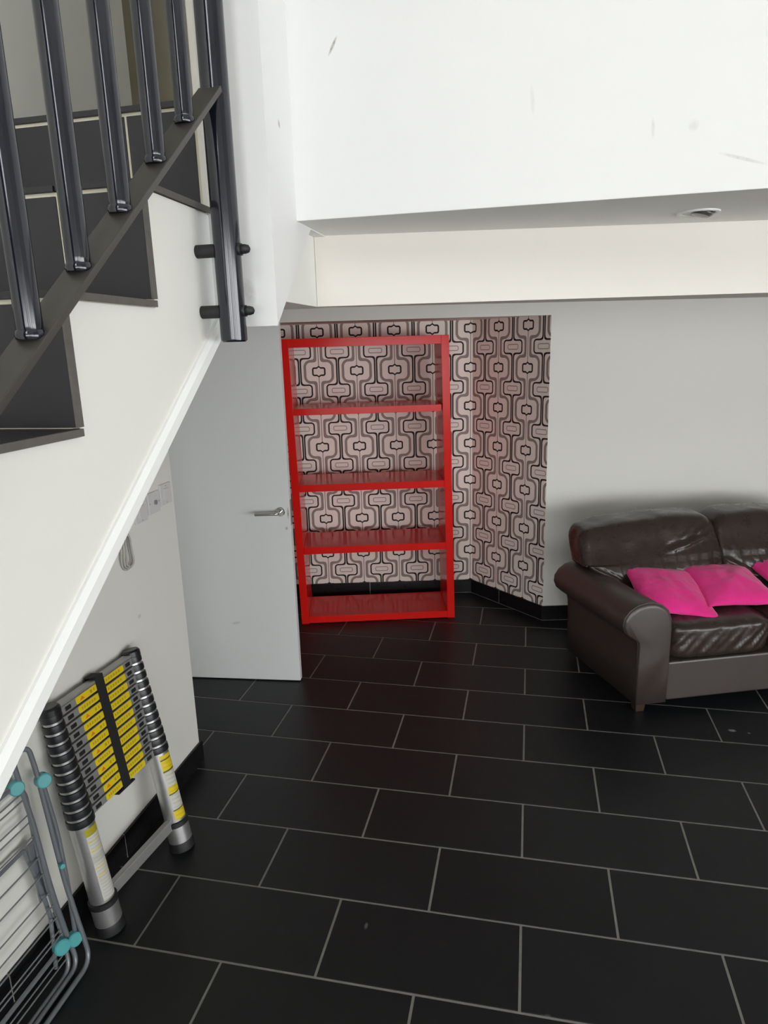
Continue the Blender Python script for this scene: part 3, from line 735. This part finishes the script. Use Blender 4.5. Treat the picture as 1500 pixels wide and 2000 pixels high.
# ------------------------------------------------------------------ switch plates and hanging cord on the left wall
def plate(y0, z0, label, kind):
    o = tag(empty('wall_plate', (-1.46, y0, z0)), label, 'wall plate', 'white wall plates under the stairs')
    bm = BM(); box(bm, -.001, .009, -.043, .043, -.043, .043, bev=.003); f = obj('faceplate', bm, M_plate, o)
    if kind == 'rocker':
        bm = BM(); box(bm, .008, .0125, -.018, .018, -.024, .024, bev=.002); obj('rocker', bm, M_plate, o)
        for z in (-.034, .034):
            bm = BM(); lathe(bm, [(.003, 0), (.003, .0012)], 10, axisM((.0088, 0, z), (1, 0, 0))); obj('screw', bm, M_alu_dull, f)
    else:
        bm = BM(); lathe(bm, [(.0095, 0), (.0095, .006), (.005, .0065), (.005, .003)], 16, axisM((.0088, .006, 0), (1, 0, 0))); r = obj('socket_ring', bm, M_alu_dull, o)
        for y in (-.032, .034):
            bm = BM(); lathe(bm, [(.003, 0), (.003, .0012)], 10, axisM((.0088, y, 0), (1, 0, 0))); obj('screw', bm, M_alu_dull, f)
plate(.892, 1.283, 'rightmost white wall plate, beside the open door', 'rocker')
plate(.797, 1.268, 'white wall plate with a round socket, between two other plates', 'socket')
plate(.702, 1.255, 'white wall plate mostly hidden behind the staircase edge', 'rocker')
cord = empty('coiled_cord', (-1.45, .567, 1.13)); tag(cord, 'coiled pale grey cord hanging on the wall under the stairs', 'cord')
for k, (w, h, x) in enumerate(((.030, .075, .0), (.026, .068, .006), (.021, .060, .011))):
    bm = BM(); pts = []
    for a in range(24):
        t = 2 * PI * a / 24; pts.append((x + .003 * math.sin(3 * t), w * math.sin(t) * (1 - .35 * math.cos(t)) + .003 * k, h * math.cos(t) + .012 - .002 * k))
    tube(bm, pts, .0038, 8, closed=True); obj('loop', bm, M_cord, cord, smooth=True)
bm = BM(); tube(bm, [(.004, 0, .075), (.004, .002, .14), (.004, .004, .22)], .0038, 8); obj('lead', bm, M_cord, cord, smooth=True)

# ------------------------------------------------------------------ downlight in the soffit
dl = tag(empty('ceiling_downlight', (.352, .205, 2.116)), 'small round recessed spotlight, switched off, in the low ceiling strip', 'downlight')
bm = BM(); prof = [(.034, .012), (.036, -.002), (.040, -.004), (.046, -.003), (.047, .001), (.040, .004)]
rings = []
for r, z in prof: rings.append([bm.verts.new((r * math.cos(2 * PI * k / 32), r * math.sin(2 * PI * k / 32), z)) for k in range(32)])
for A, B in zip(rings, rings[1:] + rings[:1]):
    for k in range(32): bm.faces.new((A[k], A[(k + 1) % 32], B[(k + 1) % 32], B[k]))
smooth_angle(obj('trim_ring', bm, M_plate, dl), 50)
bm = BM(); lathe(bm, [(.026, 0), (.026, -.006), (.020, -.011), (.004, -.012)], 24, Matrix.Translation((.008, .004, .004)) @ Matrix.Rotation(.25, 4, 'Y')); smooth_angle(obj('lamp', bm, simple('lamp_face', (.09, .085, .075), .25), dl))
